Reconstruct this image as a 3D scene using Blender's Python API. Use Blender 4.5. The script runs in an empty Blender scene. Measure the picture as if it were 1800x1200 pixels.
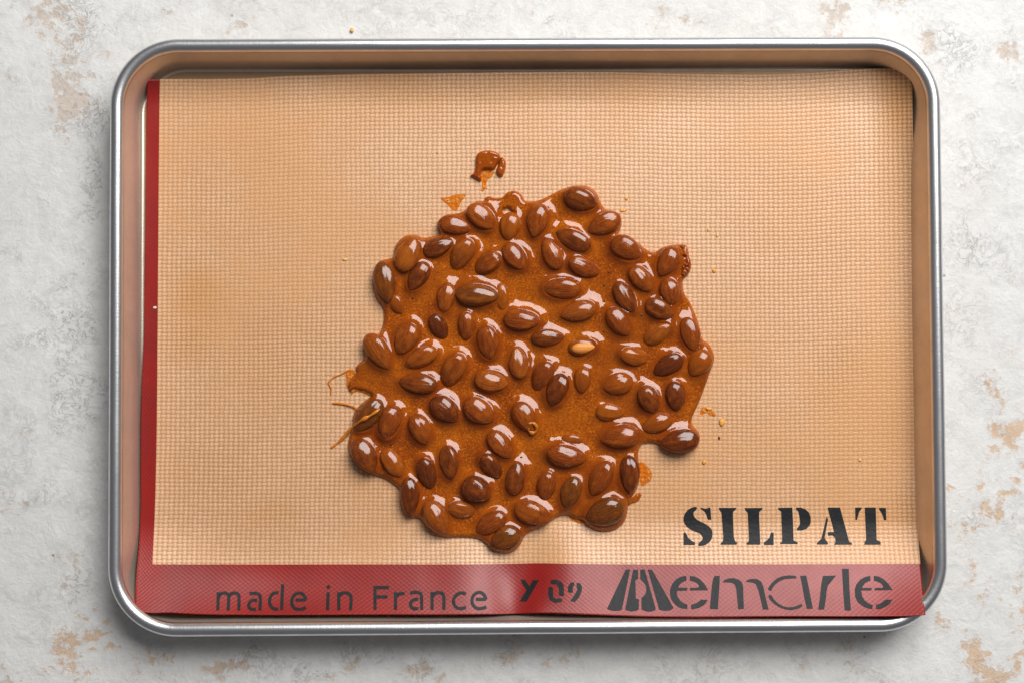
import bpy, bmesh, math, random
import numpy as np
from mathutils import Vector, Matrix, Euler
from mathutils.geometry import tessellate_polygon

random.seed(7)
rng = np.random.default_rng(7)
S = 0.01                      # all lengths below are in centimetres, the scene is in metres
sc = bpy.context.scene
col = sc.collection

# ------------------------------------------------------------------ camera, room light, window light
CAM = np.array([-1.585, -2.9305, 79.5765])
EUL = (0.0326781, -0.0093341, -0.0052742)
cam_d = bpy.data.cameras.new('camera')
cam_d.lens = 50
cam_d.sensor_width = 36
cam_d.clip_start = 0.01
cam_d.clip_end = 50
cam = bpy.data.objects.new('camera', cam_d)
cam.location = CAM * S
cam.rotation_euler = EUL
col.objects.link(cam)
sc.camera = cam
RC = np.array(Euler(EUL, 'XYZ').to_matrix())

w = bpy.data.worlds.new('World')
sc.world = w
w.use_nodes = True
bg = w.node_tree.nodes['Background']
bg.inputs[0].default_value = (0.93, 0.95, 1.0, 1)
bg.inputs[1].default_value = 0.11

WIN_AZ, WIN_ZEN, WIN_D = math.radians(30), math.radians(42), 1.75
ld = bpy.data.lights.new('window_light', 'AREA')
ld.shape = 'RECTANGLE'
ld.size, ld.size_y = 1.30, 1.12
ld.energy = 45.0
ld.color = (1.0, 0.985, 0.96)
lo = bpy.data.objects.new('window_light', ld)
dirv = Vector((math.sin(WIN_AZ) * math.sin(WIN_ZEN), math.cos(WIN_AZ) * math.sin(WIN_ZEN), math.cos(WIN_ZEN)))
lo.location = dirv * WIN_D
lo.rotation_euler = dirv.to_track_quat('Z', 'Y').to_euler()
col.objects.link(lo)

sc.view_settings.view_transform = 'Standard'
sc.view_settings.look = 'None'
sc.view_settings.exposure = 0.0
sc.view_settings.gamma = 1.0
sc.view_settings.use_curve_mapping = False

# ------------------------------------------------------------------ helpers
FPX = 2500.0
def at(px, py, z):
    """point (cm) at height z that stands at pixel px, py of the photograph; arrays welcome"""
    px = np.asarray(px, float); py = np.asarray(py, float); z = np.asarray(z, float)
    dx = (px - 900) / FPX; dy = -(py - 600) / FPX
    d = [RC[i, 0] * dx + RC[i, 1] * dy - RC[i, 2] for i in range(3)]
    t = (z - CAM[2]) / d[2]
    return np.stack([CAM[0] + d[0] * t, CAM[1] + d[1] * t, z + 0 * t], -1)

def sstep(a, b, x):
    t = np.clip((np.asarray(x, float) - a) / (b - a), 0, 1)
    return t * t * (3 - 2 * t)

def link(o, parent=None):
    col.objects.link(o)
    if parent is not None:
        o.parent = parent
    return o

def tag(o, label=None, cat=None, group=None, kind=None):
    if label: o['label'] = label
    if cat: o['category'] = cat
    if group: o['group'] = group
    if kind: o['kind'] = kind
    return o

def mesh_np(name, V, F, smooth=True):
    """mesh from an (n,3) array in cm and an (m,3 or 4) face array"""
    V = np.asarray(V, np.float32) * S
    F = np.asarray(F, np.int32)
    me = bpy.data.meshes.new(name)
    me.vertices.add(len(V)); me.vertices.foreach_set('co', V.ravel())
    k = F.shape[1]
    me.loops.add(F.size); me.loops.foreach_set('vertex_index', F.ravel())
    me.polygons.add(len(F))
    me.polygons.foreach_set('loop_start', np.arange(0, F.size, k, dtype=np.int32))
    me.polygons.foreach_set('loop_total', np.full(len(F), k, np.int32))
    me.update(calc_edges=True)
    me.polygons.foreach_set('use_smooth', np.full(len(F), smooth, bool))
    me.validate()
    return me

def obj(name, me, mat=None, parent=None):
    o = bpy.data.objects.new(name, me)
    if mat is not None and not me.materials:
        me.materials.append(mat)
    return link(o, parent)

def empty(name, loc=(0, 0, 0)):
    o = bpy.data.objects.new(name, None)
    o.empty_display_size = 0.02
    o.location = [c * S for c in loc]
    return link(o)

def fattr(me, name, vals):
    a = me.attributes.new(name, 'FLOAT', 'POINT')
    a.data.foreach_set('value', np.asarray(vals, np.float32).ravel())

def poly_sdf(P, poly):
    """signed distance, positive inside"""
    poly = np.asarray(poly, float); n = len(poly)
    d2 = np.full(len(P), 1e9); ins = np.zeros(len(P), bool)
    for i in range(n):
        a = poly[i]; b = poly[(i + 1) % n]; e = b - a
        wv = P - a
        t = np.clip((wv @ e) / max(e @ e, 1e-12), 0, 1)
        d2 = np.minimum(d2, ((wv - t[:, None] * e) ** 2).sum(1))
        c = (a[1] > P[:, 1]) != (b[1] > P[:, 1])
        xi = a[0] + (P[:, 1] - a[1]) / (e[1] if abs(e[1]) > 1e-9 else 1e-9) * e[0]
        ins ^= c & (P[:, 0] < xi)
    return np.where(ins, 1, -1) * np.sqrt(d2)

def smooth_poly(p, it=2):
    p = np.asarray(p, float)
    for _ in range(it):
        q = np.roll(p, -1, 0)
        p = np.stack([p * .75 + q * .25, p * .25 + q * .75], 1).reshape(-1, 2)
    return p

def vnoise(x, y, seed=0):
    """smooth value noise in [-1,1] on arrays"""
    r = np.random.default_rng(seed).uniform(-1, 1, (256, 256))
    xi = np.floor(x).astype(int); yi = np.floor(y).astype(int)
    fx = x - xi; fy = y - yi
    fx = fx * fx * (3 - 2 * fx); fy = fy * fy * (3 - 2 * fy)
    g = lambda a, b: r[a % 256, b % 256]
    return (g(xi, yi) * (1 - fx) + g(xi + 1, yi) * fx) * (1 - fy) + (g(xi, yi + 1) * (1 - fx) + g(xi + 1, yi + 1) * fx) * fy

# ------------------------------------------------------------------ node helper
class NT:
    def __init__(s, name):
        s.m = bpy.data.materials.new(name); s.m.use_nodes = True
        s.t = s.m.node_tree; s.n = s.t.nodes
        s.b = s.n['Principled BSDF']; s.out = s.n['Material Output']
    def new(s, typ, **kw):
        nd = s.n.new(typ)
        for k, v in kw.items(): setattr(nd, k, v)
        return nd
    def put(s, sock, v):
        if isinstance(v, bpy.types.NodeSocket): s.t.links.new(v, sock)
        elif isinstance(v, (tuple, list)) and len(v) == 3 and sock.type == 'RGBA': sock.default_value = (*v, 1)
        else: sock.default_value = v
    def math(s, op, a, b=None, c=None, clamp=False):
        nd = s.new('ShaderNodeMath', operation=op, use_clamp=clamp)
        s.put(nd.inputs[0], a)
        if b is not None: s.put(nd.inputs[1], b)
        if c is not None: s.put(nd.inputs[2], c)
        return nd.outputs[0]
    def mix(s, f, a, b, mode='MIX'):
        nd = s.new('ShaderNodeMix', data_type='RGBA', blend_type=mode)
        s.put(nd.inputs[0], f); s.put(nd.inputs[6], a); s.put(nd.inputs[7], b)
        return nd.outputs[2]
    def step(s, x, a, b, lo=0.0, hi=1.0):
        nd = s.new('ShaderNodeMapRange', interpolation_type='SMOOTHSTEP')
        s.put(nd.inputs[0], x); s.put(nd.inputs[1], a); s.put(nd.inputs[2], b)
        s.put(nd.inputs[3], lo); s.put(nd.inputs[4], hi)
        return nd.outputs[0]
    def noise(s, vec, scale, detail=4, rough=.5, dist=0.0):
        nd = s.new('ShaderNodeTexNoise')
        s.put(nd.inputs['Vector'], vec); nd.inputs['Scale'].default_value = scale
        nd.inputs['Detail'].default_value = detail; nd.inputs['Roughness'].default_value = rough
        nd.inputs['Distortion'].default_value = dist
        return nd.outputs[0]
    def voro(s, vec, scale, feature='F1', rand=1.0):
        nd = s.new('ShaderNodeTexVoronoi', feature=feature)
        s.put(nd.inputs['Vector'], vec); nd.inputs['Scale'].default_value = scale
        nd.inputs['Randomness'].default_value = rand
        return nd.outputs[0]
    def coord(s, which='Object'):
        return s.new('ShaderNodeTexCoord').outputs[which]
    def mapping(s, vec, scale=(1, 1, 1), loc=(0, 0, 0), rot=(0, 0, 0)):
        nd = s.new('ShaderNodeMapping'); s.put(nd.inputs[0], vec)
        nd.inputs['Scale'].default_value = scale; nd.inputs['Location'].default_value = loc
        nd.inputs['Rotation'].default_value = rot
        return nd.outputs[0]
    def attr(s, name):
        return s.new('ShaderNodeAttribute', attribute_name=name).outputs['Fac']
    def bump(s, h, strength, dist, normal=None):
        nd = s.new('ShaderNodeBump'); s.put(nd.inputs['Height'], h)
        nd.inputs['Strength'].default_value = strength; nd.inputs['Distance'].default_value = dist
        if normal is not None: s.put(nd.inputs['Normal'], normal)
        return nd.outputs[0]
    def set(s, **kw):
        for k, v in kw.items(): s.put(s.b.inputs[k.replace('_', ' ')], v)
        return s

# ------------------------------------------------------------------ materials
def mat_plaster():
    k = NT('worn_plaster')
    P = k.coord('Object')
    big = k.noise(P, 9, 6, .62)
    mid = k.noise(P, 34, 7, .65, .6)
    fine = k.noise(P, 160, 6, .7)
    grit = k.noise(P, 420, 4, .7)
    # scraped patches where the tan ground shows: hand placed weight + ragged noise
    tw = k.attr('tan')
    rag = k.math('ADD', k.math('MULTIPLY', mid, .75), k.math('MULTIPLY', fine, .55))
    rag = k.math('ADD', k.math('MULTIPLY_ADD', mid, 2.6, -1.3), k.math('MULTIPLY_ADD', fine, 2.4, -1.2))
    tsum = k.math('ADD', k.math('MULTIPLY', tw, 1.25), rag)
    tan = k.step(tsum, .50, .80)
    tan2 = k.step(tsum, .30, .75, 0, .45)
    # smudged grey clouds full of tiny specks
    gw = k.attr('grey')
    gr = k.math('ADD', gw, k.math('ADD', k.math('MULTIPLY', mid, .9), k.math('MULTIPLY', big, .5)))
    grey = k.step(gr, .95, 1.45)
    base = k.mix(k.step(big, .3, .7), (.715, .705, .69), (.77, .765, .755))
    mot = k.noise(P, 95, 9, .72, .4)
    base = k.mix(k.step(mot, .50, .66, 0, .32), base, (.52, .515, .51))
    base = k.mix(k.step(mot, .47, .34, 0, .35), base, (.86, .86, .86))
    base = k.mix(k.math('MULTIPLY', grey, .30), base, (.50, .50, .50))
    base = k.mix(k.math('MULTIPLY', tan2, .8), base, (.70, .62, .55))
    tcol = k.mix(k.step(k.attr('warm'), .2, .8), (.60, .50, .42), (.66, .43, .25))
    base = k.mix(k.math('MULTIPLY', tan, .72), base, tcol)
    # specks and thin cracks, thick in the grey clouds
    v = k.voro(k.mapping(P, (1, 1, 1)), 520)
    sp = k.math('MULTIPLY', k.step(v, .30, .12), k.step(k.math('ADD', grey, k.math('MULTIPLY', fine, .5)), .35, .95))
    base = k.mix(k.math('MULTIPLY', sp, .55), base, (.25, .24, .24))
    crk = k.math('ABSOLUTE', k.math('SUBTRACT', k.noise(P, 120, 6, .75, 1.2), .5))
    ck = k.math('MULTIPLY', k.step(crk, .022, .004), k.step(k.math('ADD', grey, k.math('MULTIPLY', mid, .9)), .36, .80))
    base = k.mix(k.math('MULTIPLY', ck, .62), base, (.30, .29, .29))
    v2 = k.voro(P, 75)
    pit = k.math('MULTIPLY', k.step(v2, .085, .05), k.step(k.noise(P, 40, 2), .60, .68))
    base = k.mix(k.math('MULTIPLY', pit, .6), base, (.10, .095, .09))
    trow = k.noise(k.mapping(P, (26, 90, 1), rot=(0, 0, .7)), 1, 4, .6)
    h = k.math('ADD', k.math('MULTIPLY', mid, 1.2), k.math('ADD', k.math('MULTIPLY', fine, .55), k.math('MULTIPLY', grit, .22)))
    h = k.math('ADD', h, k.math('MULTIPLY', trow, .35))
    h = k.math('SUBTRACT', h, k.math('MULTIPLY', tan, .35))
    h = k.math('SUBTRACT', h, k.math('ADD', k.math('MULTIPLY', ck, .5), k.math('MULTIPLY', sp, .4)))
    k.set(Base_Color=base, Roughness=.75, Normal=k.bump(k.math('MULTIPLY_ADD', mot, 1.4, h), .48, .0014))
    k.b.inputs['Specular IOR Level'].default_value = .25
    return k.m

def mat_alu(name, rough, col_=(.80, .80, .82), sc_=1.0, metal=1.0):
    k = NT(name)
    P = k.coord('Object')
    n = k.noise(P, 55, 6, .7)
    f = k.noise(k.mapping(P, (60, 900, 60)), 1, 3, .6)
    f2 = k.noise(k.mapping(P, (900, 60, 60)), 1, 3, .6)
    nick = k.step(k.noise(P, 260, 5, .75), .655, .72)
    c = k.mix(k.step(n, .3, .75), col_, tuple(x * .86 for x in col_))
    c = k.mix(k.math('MULTIPLY', nick, .55), c, (.22, .21, .21))
    r = k.math('ADD', k.math('MULTIPLY', n, .16), rough - .08)
    h = k.math('ADD', k.math('ADD', f, f2), k.math('MULTIPLY', n, 1.5))
    h = k.math('SUBTRACT', h, nick)
    k.set(Base_Color=c, Metallic=metal, Roughness=r, Normal=k.bump(h, .12 * sc_, .0004))
    return k.m

def weave(k, uv):
    sep = k.new('ShaderNodeSeparateXYZ'); k.put(sep.inputs[0], uv)
    u, v = sep.outputs[0], sep.outputs[1]
    def prof(x): return k.math('POWER', k.math('ABSOLUTE', k.math('SINE', k.math('MULTIPLY', x, math.pi))), .6)
    def elev(x, y, sg):
        ph = k.math('MULTIPLY', k.math('ADD', k.math('SUBTRACT', y, .5), k.math('FLOOR', x)), math.pi)
        return k.math('MULTIPLY_ADD', k.math('COSINE', ph), .26 * sg, .72)
    return k.math('MAXIMUM', k.math('MULTIPLY', prof(u), elev(u, v, 1)), k.math('MULTIPLY', prof(v), elev(v, u, -1)))

def mat_mat():
    k = NT('woven_tan_silicone')
    P = k.coord('Object'); uv = k.coord('UV')
    wob = k.new('ShaderNodeTexNoise'); k.put(wob.inputs['Vector'], uv); wob.inputs['Scale'].default_value = .12; wob.inputs['Detail'].default_value = 3
    vm = k.new('ShaderNodeVectorMath', operation='MULTIPLY_ADD')
    k.put(vm.inputs[0], wob.outputs['Color']); vm.inputs[1].default_value = (.55, .55, 0); k.put(vm.inputs[2], uv)
    uv = vm.outputs[0]
    h = weave(k, uv)
    fl = k.new('ShaderNodeVectorMath', operation='FLOOR'); k.put(fl.inputs[0], uv)
    wn = k.new('ShaderNodeTexWhiteNoise', noise_dimensions='2D'); k.put(wn.inputs['Vector'], fl.outputs[0])
    cell = wn.outputs['Value']
    st = k.attr('stain_and_shade')
    n = k.noise(P, 16, 5, .6)
    n2 = k.noise(P, 60, 4, .6)
    thread = k.mix(k.step(n, .3, .72), (.82, .495, .300), (.75, .410, .215))
    thread = k.mix(k.math('MULTIPLY', st, k.math('MULTIPLY_ADD', n2, .9, .35), clamp=True), thread, (.66, .320, .10))
    thread = k.mix(k.step(h, .84, .98, 0, .6), thread, (.88, .62, .41))  # specular glints on the raised thread tops, painted in as paler colour
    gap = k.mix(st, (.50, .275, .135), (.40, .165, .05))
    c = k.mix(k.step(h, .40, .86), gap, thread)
    c = k.mix(k.math('MULTIPLY', cell, .30), c, (.52, .29, .14))
    c = k.mix(k.step(k.noise(P, 7, 5, .65), .44, .66, 0, .70), c, (.67, .345, .15))
    speck = k.math('MULTIPLY', k.step(k.voro(P, 160), .10, .06), k.step(n2, .58, .62))
    c = k.mix(k.math('MULTIPLY', speck, .4), c, (.42, .18, .05))
    k.set(Base_Color=c, Roughness=.37, Normal=k.bump(k.math('MULTIPLY_ADD', cell, .25, h), .6, .00045))
    k.b.inputs['Specular IOR Level'].default_value = .5
    return k.m

def mat_red():
    k = NT('red_silicone')
    P = k.coord('Object'); uv = k.coord('UV')
    h = weave(k, k.mapping(uv, (1.25, 1.25, 1), rot=(0, 0, .74)))
    n = k.noise(P, 45, 5, .6)
    c = k.mix(k.step(n, .3, .7), (.30, .011, .007), (.24, .007, .005))
    c = k.mix(k.step(h, .35, .05), c, (.13, .002, .003))
    spot = k.step(k.noise(P, 300, 3, .6), .70, .74)
    c = k.mix(k.math('MULTIPLY', spot, .5), c, (.16, .004, .004))
    k.set(Base_Color=c, Roughness=k.math('MULTIPLY_ADD', n, .14, .33), Normal=k.bump(h, .28, .00028))
    k.b.inputs['Specular IOR Level'].default_value = .5
    return k.m

def mat_print():
    k = NT('black_print')
    P = k.coord('Object'); n = k.noise(P, 350, 4, .6)
    k.set(Base_Color=k.mix(n, (.006, .007, .009), (.016, .017, .019)), Roughness=.55,
          Normal=k.bump(k.voro(P, 420), .35, .0003))
    k.b.inputs['Specular IOR Level'].default_value = .30
    return k.m

def mat_caramel(name='amber_caramel', grain=1.0):
    k = NT(name)
    P = k.coord('Object')
    n = k.noise(P, 55, 5, .6)
    foam = k.math('MULTIPLY_ADD', k.noise(P, 980, 3, .65), grain, .49 * (1 - grain))
    foam2 = k.voro(P, 900)
    th = k.attr('thick')
    c = k.mix(k.step(n, .32, .68), (.265, .044, .001), (.410, .090, .002))
    flat = k.math('MULTIPLY', k.step(th, .46, .31), k.step(th, .12, .22))
    c = k.mix(k.step(th, .32, .52, 0, .6), c, (.190, .030, .001))
    c = k.mix(k.math('MULTIPLY', k.step(foam, .50, .66), k.math('MULTIPLY_ADD', flat, .42, .1)), c, (.66, .225, .014))
    c = k.mix(k.math('MULTIPLY', k.step(foam, .46, .34), k.math('MULTIPLY_ADD', flat, .36, .1)), c, (.13, .024, .002))
    c = k.mix(k.step(k.noise(P, 26, 3, .5), .48, .66, 0, .45), c, (.19, .034, .002))
    c = k.mix(k.step(th, .16, .02, 0, .75), c, (.46, .135, .012))
    h = k.math('ADD', k.math('MULTIPLY', foam2, .10), k.math('ADD', k.math('MULTIPLY', foam, .25), n))
    k.set(Base_Color=c, Roughness=.13, Normal=k.bump(h, .16, .0008))
    k.b.inputs['Specular IOR Level'].default_value = 0.0
    k.b.inputs['Subsurface Weight'].default_value = .08
    k.b.inputs['Subsurface Radius'].default_value = (1.0, .30, .06)
    k.b.inputs['Subsurface Scale'].default_value = .0022
    k.b.inputs['IOR'].default_value = 1.52
    k.b.inputs['Coat Weight'].default_value = 1.0
    k.b.inputs['Coat IOR'].default_value = 1.52
    k.b.inputs['Coat Roughness'].default_value = .05
    k.put(k.b.inputs['Coat Normal'], k.bump(k.noise(P, 90, 2, .5), .05, .0008))
    return k.m

def mat_thin():
    k = NT('thin_golden_caramel')
    P = k.coord('Object')
    n = k.noise(P, 380, 4, .65)
    tr = k.new('ShaderNodeBsdfTransparent')
    k.put(tr.inputs[0], k.mix(k.step(n, .35, .65), (.98, .66, .24), (.94, .50, .11)))
    k.set(Base_Color=k.mix(n, (.66, .24, .02), (.80, .40, .08)), Roughness=.12, Normal=k.bump(n, .5, .0008))
    ms = k.new('ShaderNodeMixShader'); k.put(ms.inputs[0], k.step(n, .42, .62, .04, .62))
    k.t.links.new(tr.outputs[0], ms.inputs[1]); k.t.links.new(k.b.outputs[0], ms.inputs[2])
    k.t.links.new(ms.outputs[0], k.out.inputs[0])
    return k.m

def mat_almond(name, c1, c2, c3, coated=False):
    """skin: long streaks from blunt end to tip, glazed with caramel"""
    k = NT(name)
    P = k.coord('Object'); oi = k.new('ShaderNodeObjectInfo').outputs['Random']
    off = k.new('ShaderNodeCombineXYZ')
    for i in range(3): k.put(off.inputs[i], k.math('MULTIPLY', oi, 3.7 + 5 * i))
    va = k.new('ShaderNodeVectorMath', operation='ADD'); k.put(va.inputs[0], P); k.put(va.inputs[1], off.outputs[0])
    Q = va.outputs[0]
    st = k.noise(k.mapping(Q, (.75, 13.0, 9.0)), 1.0, 5, .6, .10)
    blot = k.noise(Q, 1.6, 3, .5)
    glaze = k.noise(Q, 9, 4, .6)
    f = k.step(st, .36, .64)
    c = k.mix(k.math('MULTIPLY_ADD', f, .62, .26), c1, c2)
    c = k.mix(k.step(k.math('ADD', blot, k.math('MULTIPLY_ADD', oi, .24, -.12)), .46, .68, 0, .65), c, c3)
    c = k.mix(k.step(st, .60, .72, 0, .55), c, tuple(min(1, x * 2.0) for x in c2))
    film = k.step(k.math('ADD', k.noise(Q, 1.9, 4, .6), k.math('MULTIPLY_ADD', oi, .10, -.05)), .52, .64)
    grain = k.noise(Q, 60, 2, .6)
    c = k.mix(k.math('MULTIPLY', film, .38), c, k.mix(k.step(grain, .4, .6), (.25, .045, .002), (.44, .11, .005)))
    c = k.mix(k.step(k.noise(k.mapping(Q, (2.5, 24, 18)), 1.0, 3, .6), .60, .72, 0, .6), c, tuple(x * .35 for x in c1))
    spec = k.step(k.noise(Q, 34, 2, .6), .62, .72)
    c = k.mix(k.math('MULTIPLY', spec, .35), c, (.42, .15, .02))
    h = k.math('ADD', k.math('MULTIPLY', st, 1.0 if not coated else .35), k.math('MULTIPLY', glaze, .28))
    k.set(Base_Color=c, Roughness=.45, Normal=k.bump(h, .45 if not coated else .25, .0009))
    k.b.inputs['Specular IOR Level'].default_value = 0.0
    k.b.inputs['Coat Weight'].default_value = 1.0
    k.b.inputs['Coat Roughness'].default_value = .07
    k.b.inputs['Coat IOR'].default_value = 1.52
    k.put(k.b.inputs['Coat Normal'], k.bump(k.math('ADD', glaze, k.math('MULTIPLY', st, .5)), .10, .0004))
    return k.m

def mat_plain(name, c, rough=.4, n_scale=300, var=.25):
    k = NT(name)
    n = k.noise(k.coord('Object'), n_scale, 4, .6)
    k.set(Base_Color=k.mix(n, tuple(x * (1 - var) for x in c), tuple(min(1, x * (1 + var)) for x in c)), Roughness=rough,
          Normal=k.bump(n, .3, .0005))
    return k.m

M_plaster = mat_plaster()
M_rim = mat_alu('rolled_aluminium_rim', .35)
M_wall = mat_alu('brushed_aluminium_side', .34, (.78, .66, .55), 1.0, .72)
M_floor = mat_alu('brushed_aluminium_floor', .50, (.46, .29, .16), 1.0, .5)
M_mat = mat_mat(); M_red = mat_red(); M_print = mat_print()
M_car = mat_caramel(); M_clear = mat_caramel('clear_red_caramel', .15); M_thin = mat_thin()
AL = {
    'm': mat_almond('almond_skin_brown', (.125, .019, .003), (.300, .062, .006), (.390, .092, .007)),
    'd': mat_almond('almond_skin_dark', (.066, .011, .003), (.165, .033, .005), (.230, .050, .006)),
    'o': mat_almond('almond_skin_orange', (.180, .032, .004), (.350, .084, .008), (.420, .110, .008)),
    'k': mat_almond('almond_skin_olive', (.075, .017, .003), (.190, .052, .007), (.200, .050, .005)),
    'c': mat_almond('almond_under_caramel', (.210, .040, .003), (.310, .068, .004), (.370, .090, .005), True),
}
M_kernel = mat_plain('almond_kernel', (.85, .30, .055), .3, 500)
M_bubble = mat_plain('bubble_skin', (.05, .014, .004), .08)
M_crumb = mat_plain('caramel_crumb_amber', (.82, .36, .06), .2)
M_crumb_d = mat_plain('burnt_crumb', (.10, .035, .015), .4)
M_crumb_y = mat_plain('yellow_crumb', (.75, .48, .16), .5)
M_crumb_w = mat_plain('pale_crumb', (.75, .62, .55), .5)

# ------------------------------------------------------------------ setting: plaster tabletop
def build_table():
    hx, hy, t = 44.0, 34.0, 1.6
    nx, ny = 440, 340
    X, Y = np.meshgrid(np.linspace(-hx, hx, nx + 1), np.linspace(-hy, hy, ny + 1))
    Z = .035 * vnoise(X * .35 + 9, Y * .35, 3) + .02 * vnoise(X * 1.1, Y * 1.1 + 4, 4) - .055
    V = np.stack([X, Y, Z], -1).reshape(-1, 3)
    idx = np.arange((nx + 1) * (ny + 1)).reshape(ny + 1, nx + 1)
    F = np.stack([idx[:-1, :-1], idx[:-1, 1:], idx[1:, 1:], idx[1:, :-1]], -1).reshape(-1, 4)
    ring = np.concatenate([idx[0, :-1], idx[:-1, -1], idx[-1, :0:-1], idx[:0:-1, 0]])
    n0 = len(V)
    VB = V[ring].copy(); VB[:, 2] = -t
    V2 = np.concatenate([V, VB])
    r = np.arange(len(ring)); r2 = np.roll(r, -1)
    F2 = np.stack([ring[r2], ring[r], n0 + r, n0 + r2], -1)
    me = mesh_np('plaster_tabletop', V2, np.concatenate([F, F2]))
    XY = V2[:, :2]
    def blobs(L):
        a = np.zeros(len(XY))
        for px, py, rx, ry, s in L:
            c = at(px, py, 0)
            d = ((XY[:, 0] - c[0]) / (rx / 24)) ** 2 + ((XY[:, 1] - c[1]) / (ry / 24)) ** 2
            a = np.maximum(a, s * np.exp(-d))
        return a
    tan = blobs([(75, 40, 45, 40, .55), (120, 165, 45, 45, .5), (90, 80, 60, 60, .3), (185, 105, 25, 20, .45), (300, 25, 40, 20, .35),
                 (1475, 40, 40, 45, .5), (1560, 20, 30, 25, .3), (1625, 80, 20, 25, .4), (1765, 90, 20, 16, .5), (1200, 20, 60, 30, .2),
                 (1755, 795, 28, 40, .62), (1790, 745, 26, 40, .6), (1735, 845, 30, 25, .5), (1685, 860, 32, 26, .5), (1775, 850, 22, 26, .45),
                 (1780, 640, 40, 40, .3), (1740, 900, 22, 26, .5), (1690, 945, 20, 26, .45), (1720, 1010, 40, 30, .42), (1660, 1090, 22, 26, .45),
                 (1745, 1060, 40, 26, .42), (1790, 1120, 30, 60, .62), (1715, 1150, 26, 42, .62), (1620, 1165, 30, 18, .35), (1740, 1185, 40, 26, .5),
                 (1460, 1150, 40, 30, .4), (1380, 1170, 60, 24, .3), (900, 1160, 150, 20, .34), (700, 1180, 120, 20, .36),
                 (180, 1120, 60, 40, .45), (110, 1165, 60, 30, .45), (270, 1150, 50, 36, .38), (20, 1180, 40, 20, .45), (380, 1175, 50, 26, .36),
                 (125, 1000, 26, 36, .33), (130, 1035, 16, 20, .35), (30, 230, 30, 20, .3), (150, 262, 26, 20, .42), (30, 920, 30, 20, .25),
                 (1730, 985, 30, 20, .34), (930, 30, 14, 12, .5), (420, 45, 30, 16, .25)])
    warm = blobs([(1780, 900, 170, 420, 1.0), (200, 1150, 220, 90, .8), (80, 60, 100, 80, .35), (1480, 40, 80, 60, .25), (800, 1180, 300, 60, .4)])
    grey = blobs([(145, 640, 60, 130, .40), (60, 470, 80, 30, .15), (150, 45, 60, 50, .35), (165, 210, 40, 60, .5), (160, 320, 26, 70, .6),
                  (90, 340, 50, 40, .25), (70, 900, 90, 70, .3), (130, 1030, 30, 40, .5), (60, 1110, 60, 60, .2), (330, 1150, 120, 60, .3),
                  (560, 45, 60, 40, .2), (1240, 45, 80, 40, .25), (1690, 75, 40, 60, .35), (1730, 220, 60, 80, .25), (1720, 420, 60, 90, .35),
                  (1700, 560, 50, 60, .2), (1760, 620, 60, 40, .25), (960, 35, 60, 26, .25), (700, 1160, 400, 40, .35), (1400, 1150, 120, 50, .35)])
    fattr(me, 'tan', tan); fattr(me, 'warm', warm); fattr(me, 'grey', grey)
    o = obj('plaster_tabletop', me, M_plaster)
    tag(o, 'pale grey worn plaster tabletop with tan scraped patches under the baking tray', None, None, 'structure')
build_table()

# ------------------------------------------------------------------ baking tray
TW, TH, TR = 45.5, 32.487, 3.75
def rrect(inset, n=18, m=40):
    hw, hh, r = TW / 2 - inset, TH / 2 - inset, max(TR - inset, .6)
    pts = []
    for cx, cy, a0, lx in ((hw - r, hh - r, 0, 0), (-hw + r, hh - r, 90, 1), (-hw + r, -hh + r, 180, 0), (hw - r, -hh + r, 270, 1)):
        for i in range(n + 1):
            a = math.radians(a0 + 90 * i / n)
            pts.append((cx + r * math.cos(a), cy + r * math.sin(a)))
        # straight run to the next corner
        ex, ey = pts[-1]
        nx_, ny_ = {0: (-hw + r, hh), 90: (-hw, -hh + r), 180: (hw - r, -hh), 270: (hw, hh - r)}[a0]
        for j in range(1, m):
            t = j / m
            pts.append((ex + (nx_ - ex) * t, ey + (ny_ - ey) * t))
    return np.array(pts)

def loft(profile, cap=False):
    rings = []
    for d, z in profile:
        p = rrect(d)
        dent = .018 * vnoise(p[:, 0] * .3 + 7, p[:, 1] * .3, 11)
        rings.append(np.column_stack([p, np.full(len(p), z) + dent * (1 if z > 1 else 0)]))
    n = len(rings[0]); V = np.concatenate(rings); F = []
    a = np.arange(n); b = np.roll(a, -1)
    for k in range(len(rings) - 1):
        F.append(np.stack([k * n + a, k * n + b, (k + 1) * n + b, (k + 1) * n + a], -1))
    F = np.concatenate(F)
    return V, F

tray = empty('baking_tray')
tag(tray, 'silver aluminium rimmed baking sheet lying on the pale plaster table', 'baking tray')
RZ, RR = 2.10, .375
rim_prof = [(.30, 1.70), (.16, 1.66), (.03, 1.62), (-.02, 1.63), (-.03, 1.66), (-.015, 1.70), (.03, 1.74), (.055, 1.80)]
for i in range(23):
    a = math.radians(214 - i * (214 + 28) / 22)
    rim_prof.append((RR + .01 + RR * math.cos(a) * 1.0 if False else .385 + RR * math.cos(math.radians(180)) * 0 + RR * math.cos(a), RZ + RR * math.sin(a)))
V, F = loft(rim_prof)
obj('rim', mesh_np('rim', V, F[:, ::-1]), M_rim, tray)
xe, ze = rim_prof[-1]
fr, lean = .20, math.radians(11)
wall_prof = [(xe + .003, ze), (xe + .04, ze - .22), (xe + .25, 1.05), (xe + .44, .46)]
cx0, cz0 = xe + .470 + fr * math.cos(lean), .10 + fr
for i in range(9):
    a = math.pi + lean + i * (math.pi / 2 - lean) / 8
    wall_prof.append((cx0 + fr * math.cos(a), cz0 + fr * math.sin(a)))
Vi, Fi = loft(wall_prof)
out_prof = [(.28, 1.72), (xe - .10, 1.55), (xe + .12, 1.0), (xe + .33, .46)] + [
    (xe + .35 + .38 * (1 + math.cos(math.radians(180 + i * 90 / 6))), .38 * (1 + math.sin(math.radians(180 + i * 90 / 6))) + .008) for i in range(7)]
Vo, Fo = loft(out_prof)
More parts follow.
